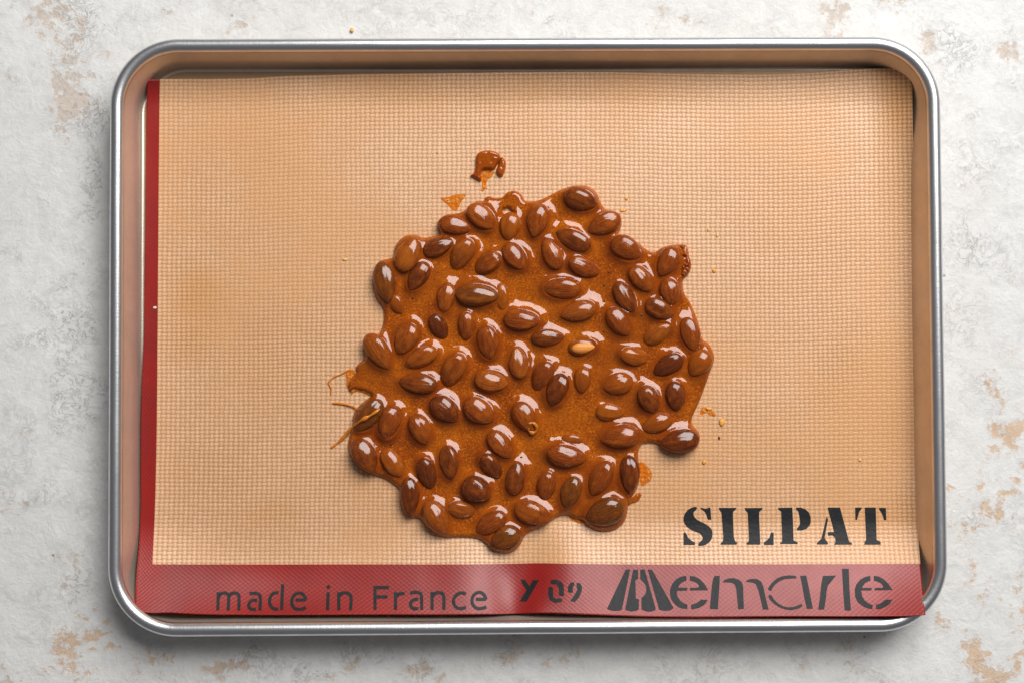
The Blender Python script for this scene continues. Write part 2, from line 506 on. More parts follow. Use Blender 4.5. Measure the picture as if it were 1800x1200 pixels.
obj('side_wall', mesh_np('side_wall', np.concatenate([Vi, Vo]), np.concatenate([Fi[:, ::-1], Fo + len(Vi)])), M_wall, tray)
# floor of the tray, a thin sheet
dfl = wall_prof[-1][0] + .002
ring = rrect(dfl); n = len(ring)
V, F = [], []
for k, s in enumerate((1, .75, .5, .25, .02)):
    V += [(x * s, y * s, .10) for x, y in ring]
for k in range(4):
    for i in range(n):
        j = (i + 1) % n
        F.append((k * n + i, k * n + j, (k + 1) * n + j, (k + 1) * n + i))
nb = len(V)
V += [(x, y, .008) for x, y in ring]; V += [(x * .02, y * .02, .008) for x, y in ring]
for i in range(n):
    j = (i + 1) % n
    F.append((nb + j, nb + i, nb + n + i, nb + n + j))
obj('floor', mesh_np('floor', V, np.array(F), False), M_floor, tray)

# ------------------------------------------------------------------ silicone mat
MT = .075                                        # sheet thickness
I = lambda x, xs, ys: np.interp(x, xs, ys)
def cub(x, xs, ys):
    """smooth interpolation through knots"""
    xs = np.asarray(xs, float); ys = np.asarray(ys, float)
    m = np.gradient(ys, xs)
    x = np.clip(np.asarray(x, float), xs[0], xs[-1])
    i = np.clip(np.searchsorted(xs, x, 'right') - 1, 0, len(xs) - 2)
    h = xs[i + 1] - xs[i]; t = (x - xs[i]) / h
    return ((2*t**3 - 3*t**2 + 1) * ys[i] + (t**3 - 2*t**2 + t) * h * m[i] + (-2*t**3 + 3*t**2) * ys[i + 1] + (t**3 - t**2) * h * m[i + 1])

def mat_z(px, py):
    """height of the top of the mat over the photograph's pixel"""
    px = np.asarray(px, float); py = np.asarray(py, float)
    z = .205 + .018 * vnoise(px / 130 + 3, py / 130, 21) + .008 * vnoise(px / 60, py / 60 + 8, 22)
    zb = cub(px, [230, 300, 400, 520, 640, 760, 860, 905, 945, 985, 1060, 1200, 1400, 1540, 1630],
                 [1.95, 1.75, 1.55, 1.50, 1.55, 1.62, 1.55, 1.30, 1.62, 1.72, 1.70, 1.72, 1.95, 2.15, 2.55])
    pw = cub(px, [230, 290, 380, 500, 600, 740, 850, 900, 920, 960, 1100, 1400, 1630],
                 [1.9, 1.7, 2.1, 2.9, 2.5, 1.7, 1.7, 2.8, 2.6, 1.5, 1.45, 1.45, 1.5])
    u = np.clip((py - 915) / (1080 - 915), 0, 1.05)
    z = z + zb * u ** pw
    zr = cub(py, [110, 200, 300, 450, 700, 850, 950, 1090], [1.15, .80, .32, .16, .14, .16, .25, .4])
    ur = np.clip((px - 1525) / 85, 0, 1.2)
    z = z + zr * ur ** 1.8 * (1 - .75 * u)
    ul = np.clip((330 - px) / 80, 0, 1.2)
    z = z + cub(py, [130, 200, 450, 680, 760, 1090], [.42, .12, .06, .08, .10, .20]) * ul ** 1.9
    ut = np.clip((185 - py) / 55, 0, 1.2)
    z = z + cub(px, [250, 450, 700, 960, 1150, 1330, 1610], [.34, .16, .26, .34, .24, .15, .3]) * ut ** 1.6
    return z

def on_mat(px, py, dz=0.0):
    return at(px, py, mat_z(px, py) + dz)

def xL(y): return cub(y, [119, 140, 310, 400, 500, 600, 667, 730, 800, 880, 950, 1000, 1057, 1085], [259, 258.5, 256, 255.5, 254, 252.5, 249.5, 247.5, 247, 247, 244.5, 240.5, 236.5, 235])
def xI(y): return cub(y, [119, 140, 310, 400, 600, 800, 910, 990, 1085], [281.5, 281, 279, 278.3, 276.8, 274.6, 271.7, 268, 265])
def xR(y): return cub(y, [119, 310, 500, 750, 910, 950, 990, 1040, 1085], [1603, 1606, 1608, 1612, 1613.5, 1615, 1618, 1622, 1627.5])
def yT(x): return cub(x, [235, 281, 400, 440, 500, 600, 800, 1000, 1080, 1200, 1330, 1400, 1450, 1500, 1560, 1628], [140, 139.5, 139, 138.3, 134.5, 131.5, 129, 127, 127.2, 130, 131, 129.5, 126.5, 122.5, 120, 118.5])
def yB(x): return cub(x, [235, 400, 640, 800, 900, 940, 1000, 1100, 1300, 1628], [991, 991.2, 991, 991, 990, 989, 990, 991, 991, 990])
def yE(x): return cub(x, [235, 248, 300, 340, 440, 640, 860, 900, 930, 960, 1000, 1050, 1100, 1400, 1540, 1600, 1628], [1069, 1074, 1076.5, 1078.5, 1080, 1079.5, 1079, 1078, 1077, 1076.6, 1078, 1080, 1082, 1083, 1083, 1082, 1080])

def mat_grid():
    """s: 0 left edge, .03 border line, 1 right edge; t: 0 top, .9 border line, 1 bottom edge (pixel space)"""
    SB, TB = .03, .9
    sa = np.concatenate([np.linspace(0, SB, 9), np.linspace(SB, 1, 411)[1:]])
    ta = np.concatenate([np.linspace(0, TB, 261), np.linspace(TB, 1, 37)[1:]])
    s, t = np.meshgrid(sa, ta)
    px = 900 + 0 * s; py = 600 + 0 * s
    for _ in range(4):
        l, m, r = xL(py), xI(py), xR(py)
        px = np.where(s < SB, l + (m - l) * s / SB, m + (r - m) * (s - SB) / (1 - SB))
        a, b, c = yT(px), yB(px), yE(px)
        py = np.where(t < TB, a + (b - a) * t / TB, b + (c - b) * (t - TB) / (1 - TB))
    return s, t, px, py
GS, GT, GX, GY = mat_grid()
cj, ci = np.meshgrid(np.arange(GS.shape[1] - 1), np.arange(GS.shape[0] - 1))
PANEL = (cj >= 8) & (ci < 260)

def sheet(name, mask, material, parent, uvs=(162, 120)):
    top = on_mat(GX, GY).reshape(-1, 3)
    bot = top.copy(); bot[:, 2] -= MT
    h, w_ = GX.shape
    idx = np.arange(h * w_).reshape(h, w_); N = h * w_
    F1 = np.stack([idx[:-1, :-1], idx[1:, :-1], idx[1:, 1:], idx[:-1, 1:]], -1)[mask]
    F2 = F1[:, ::-1] + N
    E = []                                         # rim of the sheet only: the two parts join without a seam
    for (rows, a_, b_) in ((mask[0], idx[0, 1:], idx[0, :-1]), (mask[-1], idx[-1, :-1], idx[-1, 1:]),
                           (mask[:, 0], idx[:-1, 0], idx[1:, 0]), (mask[:, -1], idx[1:, -1], idx[:-1, -1])):
        a_, b_ = a_[rows], b_[rows]
        E.append(np.stack([b_, a_, a_ + N, b_ + N], -1))
    F = np.concatenate([F1, F2] + E)
    V = np.concatenate([top, bot])
    P = np.stack([GX, GY], -1).reshape(-1, 2); P = np.concatenate([P, P])
    UV = np.stack([GS * uvs[0], GT / .9 * uvs[1]], -1).reshape(-1, 2); UV = np.concatenate([UV, UV])
    used = np.unique(F); remap = np.full(len(V), -1); remap[used] = np.arange(len(used))
    V, P, UV, F = V[used], P[used], UV[used], remap[F]
    me = mesh_np(name, V, F)
    ul = me.uv_layers.new(name='UVMap')
    li = np.empty(len(me.loops), np.int32); me.loops.foreach_get('vertex_index', li)
    ul.data.foreach_set('uv', UV[li].astype(np.float32).ravel())
    st = np.zeros(len(V))
    for x, y, rx, ry, a in ((350, 520, 45, 60, .75), (340, 590, 60, 50, .4), (800, 175, 220, 36, .28), (1130, 180, 120, 30, .22), (960, 160, 200, 20, .25),
                            (500, 620, 160, 120, .22), (420, 400, 120, 100, .15), (1585, 180, 45, 90, .75), (1575, 330, 40, 120, .4), (1380, 420, 160, 220, .25),
                            (1500, 700, 110, 160, .42), (1560, 760, 50, 120, .5), (1580, 900, 50, 60, .5), (1512, 807, 8, 6, .7), (1300, 640, 120, 160, .2),
                            (640, 840, 90, 50, .28), (480, 900, 60, 30, .3), (600, 200, 120, 40, .2), (400, 820, 90, 90, .25), (1180, 870, 140, 40, .22), (1300, 760, 200, 90, .28)):
        st = np.maximum(st, min(1, 1.6 * a) * np.exp(-((P[:, 0] - x) / rx) ** 2 - ((P[:, 1] - y) / ry) ** 2))
    fattr(me, 'stain_and_shade', st)  # browning, with right-hand corner shade and wall reflections painted into it
    return obj(name, me, material, parent)

mat = empty('baking_mat', (0, 0, .13))
tag(mat, 'tan woven silicone baking mat with red border and black lettering, lying in the tray', 'baking mat')
def reparent_fix(o):                              # the parts are modelled in world space
    o.location = (-mat.location[0], -mat.location[1], -mat.location[2])
    return o
reparent_fix(sheet('woven_panel', PANEL, M_mat, mat))
reparent_fix(sheet('red_border', ~PANEL, M_red, mat))

# ------------------------------------------------------------------ printing on the mat
def poly_mesh(polys_px, dz=.022):
    bm = bmesh.new()
    for p in polys_px:
        tri = tessellate_polygon([[Vector((x, y, 0)) for x, y in p]])
        vs = [bm.verts.new((x, y, 0)) for x, y in p]
        for t in tri:
            try: bm.faces.new([vs[i] for i in t])
            except ValueError: pass
    for _ in range(5):
        long = [e for e in bm.edges if e.calc_length() > 7]
        if not long: break
        bmesh.ops.subdivide_edges(bm, edges=long, cuts=1)
        bmesh.ops.triangulate(bm, faces=bm.faces[:])
    P = np.array([v.co[:2] for v in bm.verts])
    W = on_mat(P[:, 0], P[:, 1], dz) * S - np.array(mat.location)
    for v, c in zip(bm.verts, W): v.co = c
    bm.normal_update()
    for f in bm.faces:
        if f.normal.z < 0: f.normal_flip()
        f.smooth = True
    me = bpy.data.meshes.new('letter'); bm.to_mesh(me); bm.free()
    return me

def stroke(pts, wd):
    """a pen stroke of width wd as one outline polygon"""
    p = np.asarray(pts, float)
    if len(p) > 2:
        q = [p[0]]
        for i in range(len(p) - 1):            # Catmull-Rom
            p0 = p[max(i - 1, 0)]; p1 = p[i]; p2 = p[i + 1]; p3 = p[min(i + 2, len(p) - 1)]
            for t in (.33, .67, 1):
                q.append(.5 * (2*p1 + (p2 - p0)*t + (2*p0 - 5*p1 + 4*p2 - p3)*t*t + (-p0 + 3*p1 - 3*p2 + p3)*t**3))
        p = np.array(q)
    d = np.gradient(p, axis=0); d /= np.linalg.norm(d, axis=1)[:, None] + 1e-9
    nrm = np.column_stack([-d[:, 1], d[:, 0]]) * wd / 2
    return np.concatenate([p + nrm, (p - nrm)[::-1]])

def letter(polys, off, s, strokes=(), wd=5.6, name='letter'):
    out = [np.array(p, float) / s + np.array(off) for p in polys]
    out += [stroke(np.array(q, float) / s + np.array(off), wd) for q in strokes]
    o = obj(name, poly_mesh([[tuple(v) for v in p] for p in out]), M_print, mat)
    return o

A_, B_ = (1190, 880), (1370, 880)
letter([[(315,95),(285,88),(235,100),(180,130),(135,180),(108,240),(104,300),(125,360),(165,410),(230,455),(300,485),(355,500),(390,540),(412,575),(400,610),(360,645),(335,680),(345,705),(400,705),(460,685),(510,650),(545,605),(560,550),(562,490),(545,440),(510,400),(450,360),(380,325),(320,295),(280,255),(260,215),(265,170),(300,140),(315,118)],
        [(365,98),(440,118),(485,112),(500,100),(528,100),(543,290),(490,290),(470,220),(440,165),(390,130)],
        [(105,500),(125,490),(145,510),(180,580),(230,625),(285,650),(285,690),(105,690)]], A_, 9)
letter([[(660,105),(940,105),(930,130),(890,165),(885,220),(900,560),(920,630),(955,660),(945,685),(690,685),(690,665),(730,630),(735,560),(705,180),(675,140)]], A_, 9)
letter([[(1070,108),(1355,105),(1345,135),(1305,165),(1300,230),(1320,685),(1100,685),(1100,660),(1135,635),(1140,580),(1120,180),(1085,145)],
        [(1490,495),(1530,495),(1530,690),(1380,690),(1375,650),(1420,620),(1465,570)]], A_, 9)
letter([[(-20,105),(205,100),(215,300),(225,620),(290,650),(290,675),(10,675),(15,655),(45,640),(45,560),(30,160),(-15,130)],
        [(265,100),(340,100),(410,125),(465,175),(495,250),(497,330),(475,390),(430,435),(360,460),(290,460),(275,435),(300,405),(325,370),(328,300),(315,220),(300,160),(270,135)]], B_, 9)
letter([[(750,240),(770,290),(715,580),(770,660),(765,682),(600,682),(595,660),(665,590)],
        [(765,100),(960,100),(1105,640),(1150,665),(1150,685),(865,685),(890,640),(885,575),(845,540),(768,540),(768,487),(868,487)]], B_, 9)
letter([[(1352,100),(1525,100),(1540,610),(1600,640),(1605,685),(1345,685),(1350,640),(1375,610)],
        [(1200,100),(1300,100),(1300,125),(1265,165),(1245,230),(1230,290),(1215,300),(1205,285)],
        [(1580,105),(1685,105),(1692,295),(1660,298),(1640,230),(1610,170),(1580,130)]], B_, 9)
C_, D_, E_ = (1060, 990), (1240, 990), (1400, 990)
letter([[(360,90),(430,90),(300,720),(250,742),(150,742),(62,712)],
        [(478,92),(555,92),(555,235),(512,260),(520,550),(570,560),(565,720),(520,745),(440,752),(350,722)],
        [(590,90),(660,90),(832,700),(830,730),(760,755),(680,750),(610,720),(608,540),(660,490),(685,440),(685,360),(660,310),(620,265),(590,240)],
        [(710,92),(775,92),(1118,700),(1060,735),(980,742),(890,725)]], C_, 9, name='logo_mark')
letter([[(1320,190),(1240,200),(1160,240),(1100,310),(1065,390),(1060,470),(1075,550),(1120,620),(1190,680),(1260,705),(1335,712),(1335,645),(1280,625),(1220,580),(1180,520),(1165,460),(1180,425),(1335,420),(1335,378),(1190,375),(1200,345),(1240,300),(1290,275),(1320,265)],
        [(1375,190),(1450,200),(1530,240),(1600,310),(1665,415),(1380,420),(1375,380),(1500,375),(1525,350),(1490,305),(1440,280),(1375,262)],
        [(1395,645),(1470,625),(1530,585),(1550,565),(1660,570),(1610,640),(1530,690),(1450,712),(1395,712)]], C_, 9)
letter([[(145,190),(228,190),(225,300),(198,715),(70,710),(105,330),(120,240)],
        [(275,290),(300,255),(370,230),(450,225),(530,250),(580,295),(598,370),(600,500),(610,710),(520,715),(505,560),(490,400),(470,330),(430,300),(380,293)],
        [(635,285),(670,250),(750,235),(830,245),(885,285),(920,370),(950,520),(1000,720),(910,720),(880,580),(840,420),(800,320),(755,295),(700,288)]], D_, 9)
letter([[(1440,200),(1440,228),(1360,230),(1250,240),(1170,275),(1100,330),(1060,380),(1045,430),(990,405),(1000,370),(1060,290),(1140,225),(1220,195),(1320,182),(1390,185)],
        [(1010,490),(1045,495),(1085,565),(1150,625),(1230,670),(1310,688),(1400,680),(1470,655),(1525,632),(1530,670),(1470,705),(1370,730),(1270,720),(1170,685),(1080,625),(1020,560),(995,515)],
        [(1500,190),(1595,185),(1635,370),(1700,705),(1610,712),(1570,560),(1530,330)]], D_, 9)
letter([[(420,190),(630,185),(560,270),(500,340),(480,420),(465,560),(440,720),(345,720),(370,560),(395,320)]], E_, 9)
letter([[(722,78),(828,80),(840,420),(862,735),(765,735),(745,480)]], E_, 9)
letter([[(1170,190),(1090,205),(1010,250),(950,320),(925,400),(930,520),(970,600),(1040,660),(1120,700),(1205,712),(1205,650),(1150,630),(1080,580),(1040,510),(1025,420),(1190,418),(1190,380),(1040,380),(1050,350),(1090,300),(1140,275),(1172,268)],
        [(1225,190),(1300,200),(1380,245),(1450,310),(1520,410),(1240,418),(1240,380),(1370,380),(1365,330),(1320,295),(1270,275),(1228,265)],
        [(1260,645),(1330,625),(1390,580),(1420,565),(1520,565),(1480,630),(1410,680),(1330,712),(1262,712)]], E_, 9)
F_, G_, H_ = (370, 1010), (560, 1010), (700, 1010)
letter([], F_, 10, [[(128,617),(138,300)], [(142,390),(180,330),(245,310),(305,330),(322,390),(308,617)], [(322,380),(360,330),(420,310),(478,325),(502,390),(497,617)]])
letter([], F_, 10, [[(685,325),(780,315),(850,335),(878,400),(868,617)], [(820,440),(740,440),(690,480),(672,530),(690,578),(740,600),(800,598)]])
letter([], F_, 10, [[(1195,305),(1130,312),(1070,352),(1040,430),(1047,510),(1090,575),(1150,595),(1190,590)], [(1270,160),(1250,608)]])
letter([], F_, 10, [[(1495,435),(1660,428),(1655,370),(1610,322),(1550,312),(1482,340),(1434,420),(1430,500),(1467,568),(1530,597),(1610,592),(1675,562)]])
letter([[(172 + 34 * math.cos(a), 208 + 34 * math.sin(a)) for a in [i * math.pi / 6 for i in range(12)]]], G_, 10, [[(168,298),(158,614)]])
letter([], G_, 10, [[(356,614),(355,298)], [(360,380),(398,325),(460,307),(530,322),(570,380),(572,460),(562,614)]])
letter([], G_, 10, [[(992,607),(992,187)], [(1018,215),(1238,215)], [(1018,380),(1212,380)]])
letter([], G_, 10, [[(1352,607),(1352,298)], [(1378,370),(1400,338),(1440,322),(1512,322)]])
letter([], H_, 10, [[(210,312),(300,297),(370,312),(408,360),(412,607)], [(355,425),(300,422),(242,450),(215,510),(237,567),(290,588),(355,583)]])
letter([], H_, 10, [[(595,607),(595,296)], [(600,385),(640,328),(700,303),(768,318),(802,380),(802,607)]])
letter([], H_, 10, [[(1190,328),(1110,308),(1030,342),(975,420),(978,500),(1022,562),(1100,587),(1190,562)]])
letter([], H_, 10, [[(1365,420),(1530,420),(1525,370),(1480,318),(1420,300),(1350,328),(1303,400),(1303,490),(1352,562),(1430,587),(1550,558)]])
Y_ = (800, 960)
letter([[(690,350),(735,345),(785,415),(820,352),(885,350),(755,575),(680,575),(755,455),(700,375)]], Y_, 6)
letter([[(985,425),(1030,425),(1035,530),(1060,545),(1130,545),(1125,580),(1050,590),(1000,560),(980,500)],
        [(1010,350),(1060,345),(1120,370),(1145,410),(1150,515),(1095,515),(1095,430),(1070,395),(1010,390)]], Y_, 6)
letter([[(1255,372),(1215,380),(1190,420),(1190,470),(1215,485),(1245,480),(1240,430),(1260,400)],
        [(1285,378),(1320,385),(1340,420),(1335,470),(1310,530),(1265,580),(1215,572),(1265,500),(1290,450),(1280,410)]], Y_, 6)

# ------------------------------------------------------------------ almonds
# x, y, length, width (pixels of the photograph), direction of the tip (degrees clockwise), state, skin, label
# state: n stands out of the caramel, s lower end sunk in it, c coated by it
ALM = [
 (800,397,63,39,12,'n','m','brown almond at the upper left edge, just below the torn golden smear'),
 (846,382,62,45,42,'n','m','plump almond on the upper left edge, left of the small see-through hole'),
 (896,399,54,42,100,'c','c','caramel-coated almond directly below the small see-through hole near the top'),
 (945,388,64,42,105,'n','m','upright almond at the top between the hole and the highest bulge'),
 (770,435,60,37,-20,'n','d','dark shiny almond with its tip right, under the uppermost left edge almond'),
 (812,448,66,42,122,'s','o','streaky almond sinking down left, right of the dark almond at upper left'),
 (857,464,58,41,145,'s','m','wrinkled almond leaning right with a broken highlight, above the long olive almond'),
 (905,451,58,42,55,'n','m','egg-shaped almond alone in caramel below the coated top almond'),
 (1021,351,64,46,18,'n','d','topmost almond of all, under the highest caramel bulge'),
 (1062,394,66,43,155,'n','m','almond at the top right edge pointing down left, beside the topmost almond'),
 (1007,422,70,40,205,'n','d','dark pointed almond in the caramel hollow below the topmost almond'),
 (969,446,64,38,245,'n','m','narrow dappled almond standing steeply left of two caramel ridges'),
 (1028,470,66,38,22,'s','m','almond half sunk along a caramel ridge with a bubble at its right'),
 (1100,438,62,46,30,'n','m','broad almond on the upper right edge between two notches'),
 (1173,460,62,42,118,'n','m','almond at the far upper right tip, against the curled caramel blob'),
 (1128,491,60,40,48,'n','m','almond with a wide white highlight, below the broad upper right edge almond'),
 (987,508,70,42,182,'n','m','level almond with bright streak in the upper middle, right of open caramel'),
 (1099,523,66,38,60,'n','d','slim dark almond pointing down right, beside two tiny bubbles'),
 (1178,514,52,40,80,'n','m','small almond with a drip-shaped highlight at the right edge below the curled blob'),
 (1159,544,58,40,28,'n','d','dark red almond wedged under the small right edge almond'),
 (1088,566,62,40,55,'n','m','two-toned almond leaning left, below the slim dark almond with bubbles'),
 (1156,587,60,36,-35,'s','o','almond sinking into caramel under the dark red right edge almond'),
 (1213,588,66,38,75,'n','m','long upright almond along the right edge with a big white highlight'),
 (1016,547,68,40,165,'n','o','light brown almond with arched caramel ridge, above the pale broken kernel'),
 (1116,626,58,36,10,'s','c','almost buried almond showing only streaks, left of the dark oval one'),
 (1174,642,62,40,150,'n','d','dark oval almond pointing down left inside the right edge'),
 (1229,638,56,44,128,'c','c','caramel-coated almond bulging out at the far right edge'),
 (1024,609,54,34,-5,'s','o','broken almond showing its pale orange kernel in the middle right'),
 (1086,675,56,44,165,'c','c','caramel-coated round almond below and right of the pale broken kernel'),
 (1141,702,56,42,65,'n','d','very dark wet almond with a large highlight on the right side'),
 (1187,696,56,39,85,'n','d','dark striped almond upright near the lower right edge'),
 (1072,724,54,36,2,'c','c','flat caramel-coated almond low in the caramel below the round coated one'),
 (1154,744,60,38,160,'c','c','coated almond lying just above the notch in the lower right edge'),
 (1089,767,72,46,172,'n','m','large almond with curved highlight left of the lower right notch'),
 (1195,774,72,45,172,'n','d','big dark almond sticking out alone at the lower right corner'),
 (1106,833,70,40,88,'n','d','tall dark almond on the lower right edge by the thin golden film'),
 (1055,841,72,43,118,'n','m','red-brown almond slanting beside the tall dark lower right one'),
 (1063,900,74,54,160,'n','k','largest almond, at the bottom of the lower right lobe'),
 (1003,865,62,40,110,'n','k','olive brown almond left of the large bottom lobe almond'),
 (784,524,58,36,100,'n','m','upright almond touching the left end of the long olive almond'),
 (838,519,80,45,4,'n','k','long olive brown almond lying level in the upper left middle'),
 (882,522,54,30,82,'c','c','small coated almond half hidden right of the long olive almond'),
 (820,575,56,36,90,'s','m','sunk almond hanging straight below the long olive almond'),
 (857,602,64,43,80,'n','m','upright almond with a ragged highlight in the left middle'),
 (917,563,68,42,5,'n','m','level almond under a thick white caramel arch in the centre'),
 (963,594,62,34,-2,'n','d','flat wrinkled dark red almond joining the central arch to the broken one'),
 (912,637,62,38,262,'n','o','small ridged almond standing upright in the very centre'),
 (953,662,62,40,118,'s','m','almond leaning right in the centre, beside the darkest almond'),
 (979,685,64,43,112,'n','d','darkest almond, nearly black, near the centre'),
 (864,669,62,44,10,'n','o','light oval almond lying level left of the centre'),
 (797,651,70,46,118,'s','m','striped almond sinking down left between two pointed almonds and the light oval'),
 (772,576,56,34,62,'s','d','speckled dull almond half sunk, left of the hanging one'),
 (717,447,70,47,-65,'n','o','bright orange almond standing tall at the upper left corner'),
 (677,496,78,42,80,'n','k','large olive brown almond forming the leftmost upper edge'),
 (735,486,60,38,122,'n','d','dark almond tucked behind the bright orange upper left one'),
 (712,596,64,44,118,'n','m','almond near the left edge with a dot-like caramel highlight beside it'),
 (664,618,74,45,58,'n','o','streaked almond pointing down right on the middle left edge'),
 (740,629,66,40,152,'n','m','pointed almond under a curved white ridge near the left edge'),
 (697,535,42,30,60,'c','c','small coated lump with a bright highlight on the left edge below the olive almond'),
 (734,673,72,40,186,'n','d','tear-shaped dark almond with its tip left, below the pointed ridge almond'),
 (782,719,62,46,40,'n','d','dark almond left of a touching pair in the lower left middle'),
 (648,730,72,42,128,'n','k','dark olive almond on the left edge under a thin caramel string'),
 (686,742,66,43,112,'n','m','almond second from the left edge beside the stringed one'),
 (738,754,60,42,68,'n','m','egg-shaped almond third from the left edge in the lower left row'),
 (641,801,68,46,62,'n','d','dark almond at the lower left edge with an arched white ridge'),
 (690,813,62,38,55,'c','c','bubbly coated almond sunk on the lower left edge'),
 (751,833,64,38,75,'s','d','dark upright almond sinking, with a white cap, lower left'),
 (789,812,64,39,82,'n','d','upright almond with a crackled highlight in the lower left middle'),
 (842,722,64,46,38,'n','m','right almond of a touching pair in the lower left middle'),
 (923,732,62,43,60,'n','m','almond with a caramel curl on its lower end below the centre'),
 (880,781,62,41,52,'n','m','ridged almond leaning right under a white arch, lower centre'),
 (864,820,58,39,55,'s','d','dull dark almond just below the ridged lower centre almond'),
 (906,840,64,38,278,'n','d','pointed upright almond with its tip up in the lower centre'),
 (838,860,58,50,35,'n','d','round dark almond like a bean, lower left of centre'),
 (960,856,58,36,100,'s','m','dull speckled almond right of the pointed lower centre one'),
 (996,801,74,44,12,'n','m','level almond with a wrinkled right end, lower right of centre'),
 (1005,774,44,26,0,'c','c','small coated ridge of an almond above the wrinkled level one'),
 (720,873,72,38,88,'n','d','long dark almond standing on the lower left edge'),
 (768,909,68,47,60,'n','o','large orange brown almond at the bottom left edge'),
 (813,896,56,36,12,'s','o','small orange almond sinking right of the large bottom left one'),
 (862,919,64,40,148,'n','m','almond slanting up right at the bottom under a white arch'),
 (888,946,62,46,155,'n','k','lowest almond, hanging out of the bottom edge'),
 (936,902,70,46,22,'n','m','rugged almond on the bottom edge right of the lowest one'),
 (1024,668,50,36,95,'c','c','buried caramel-coated almond just right of the darkest almond'),
]

def almond_mesh(seed, cracked=False):
    """unit almond: x tip to blunt end in [-1,1], y width, z thickness; pointed at +x"""
    r = np.random.default_rng(seed)
    nu, nv = 40, 44
    t = -np.cos(np.linspace(0, math.pi, nu + 1)); ph = np.linspace(0, 2 * math.pi, nv, endpoint=False)
    prof = np.maximum(1 - t, 0) ** .67 * np.maximum(1 + t, 0) ** .49
    prof /= prof.max()
    T, PH = np.meshgrid(t, ph, indexing='ij'); R = prof[:, None] + 0 * PH
    rid = np.zeros_like(T)
    for f, a in ((5, .018), (8, .020), (13, .016), (19, .010)):
        rid += a * np.sin(f * PH + r.uniform(0, 6.28) + r.uniform(-1.2, 1.2) * T + .5 * np.sin(2.2 * T + r.uniform(0, 6.28)))
    rid += .035 * vnoise(T * 2.2 + seed * 7, PH * 1.3 + 50, 30 + seed)
    R = R * (1 + rid * (1 - .5 * np.abs(T)))
    bend = r.uniform(-.07, .07)
    Y = R * np.cos(PH) + bend * (1 - T ** 2); Z = R * np.sin(PH) * (1 + .06 * np.cos(PH * 2))
    Z = np.where(Z < 0, Z * .92, Z)
    X = T + .02 * vnoise(PH * 2, T * 3, 60 + seed)
    V = np.stack([X, Y, Z], -1).reshape(-1, 3)
    i = np.arange(nu)[:, None] * nv; j = np.arange(nv)[None, :]; j2 = (j + 1) % nv
    F = np.stack([i + j, i + j2, i + nv + j2, i + nv + j], -1).reshape(-1, 4)
    me = mesh_np('almond', V / S, F[:, ::-1])
    return me
VAR = [almond_mesh(s) for s in range(7)]
VARM = {}
def variant(i, skin):
    if (i, skin) not in VARM:
        m = VAR[i].copy(); m.materials.append(AL[skin]); VARM[(i, skin)] = m
    return VARM[(i, skin)]

PXCM = 31.6
GEO = []
protos = {}
for n_, (cx, cy, L, W, ang, state, skin, label) in enumerate(ALM):
    a, b = L / 2 / PXCM * .95, W / 2 / PXCM * .90
    c = .70 * b
    zm = float(mat_z(cx, cy))
    zc = zm + c * .95 + {'n': .08, 's': .04, 'c': -.01}[state]
    pitch = math.radians(random.uniform(-4, 4))
    if state == 's':
        down = math.sin(math.radians(ang)) > 0 or (abs(math.sin(math.radians(ang))) < .25 and math.cos(math.radians(ang)) < 0)
        pitch = math.radians(13 if down else -13)
        zc -= .05
    p = at(cx, cy, zc)
    me = variant(n_ % 7, skin)
    if 'almond' not in protos:
        o = bpy.data.objects.new('almond', me); protos['almond'] = o
    else:
        o = protos['almond'].copy(); o.data = me
    col.objects.link(o)
    o.location = p * S
    yaw = -math.radians(ang)
    roll = math.radians(random.uniform(-14, 14)) + (math.pi if n_ % 3 == 1 else 0)
    o.rotation_euler = (Matrix.Rotation(yaw, 3, 'Z') @ Matrix.Rotation(pitch, 3, 'Y') @ Matrix.Rotation(roll, 3, 'X')).to_euler()
    o.scale = (a * S, b * S, c * S)
    tag(o, label, 'almond', 'almonds set in the caramel')
    GEO.append((p[0], p[1], a, b, c, zc - zm, yaw, state, math.tan(pitch)))
    if n_ == 27:                                   # the broken one: bare kernel pushing through the skin
        kme = almond_mesh(3); kme.materials.append(M_kernel)
        ko = bpy.data.objects.new('kernel', kme); link(ko, o)
        ko.scale = (.80, .62, .80); ko.location = (-.02, -.20 * (1 if True else 0), 0)
        KERN = ko
        roll = 0
        o.rotation_euler = (Matrix.Rotation(yaw, 3, 'Z')).to_euler()
        ko.location = (.02, -.16, .55); ko['label'] = 'pale orange bare kernel'

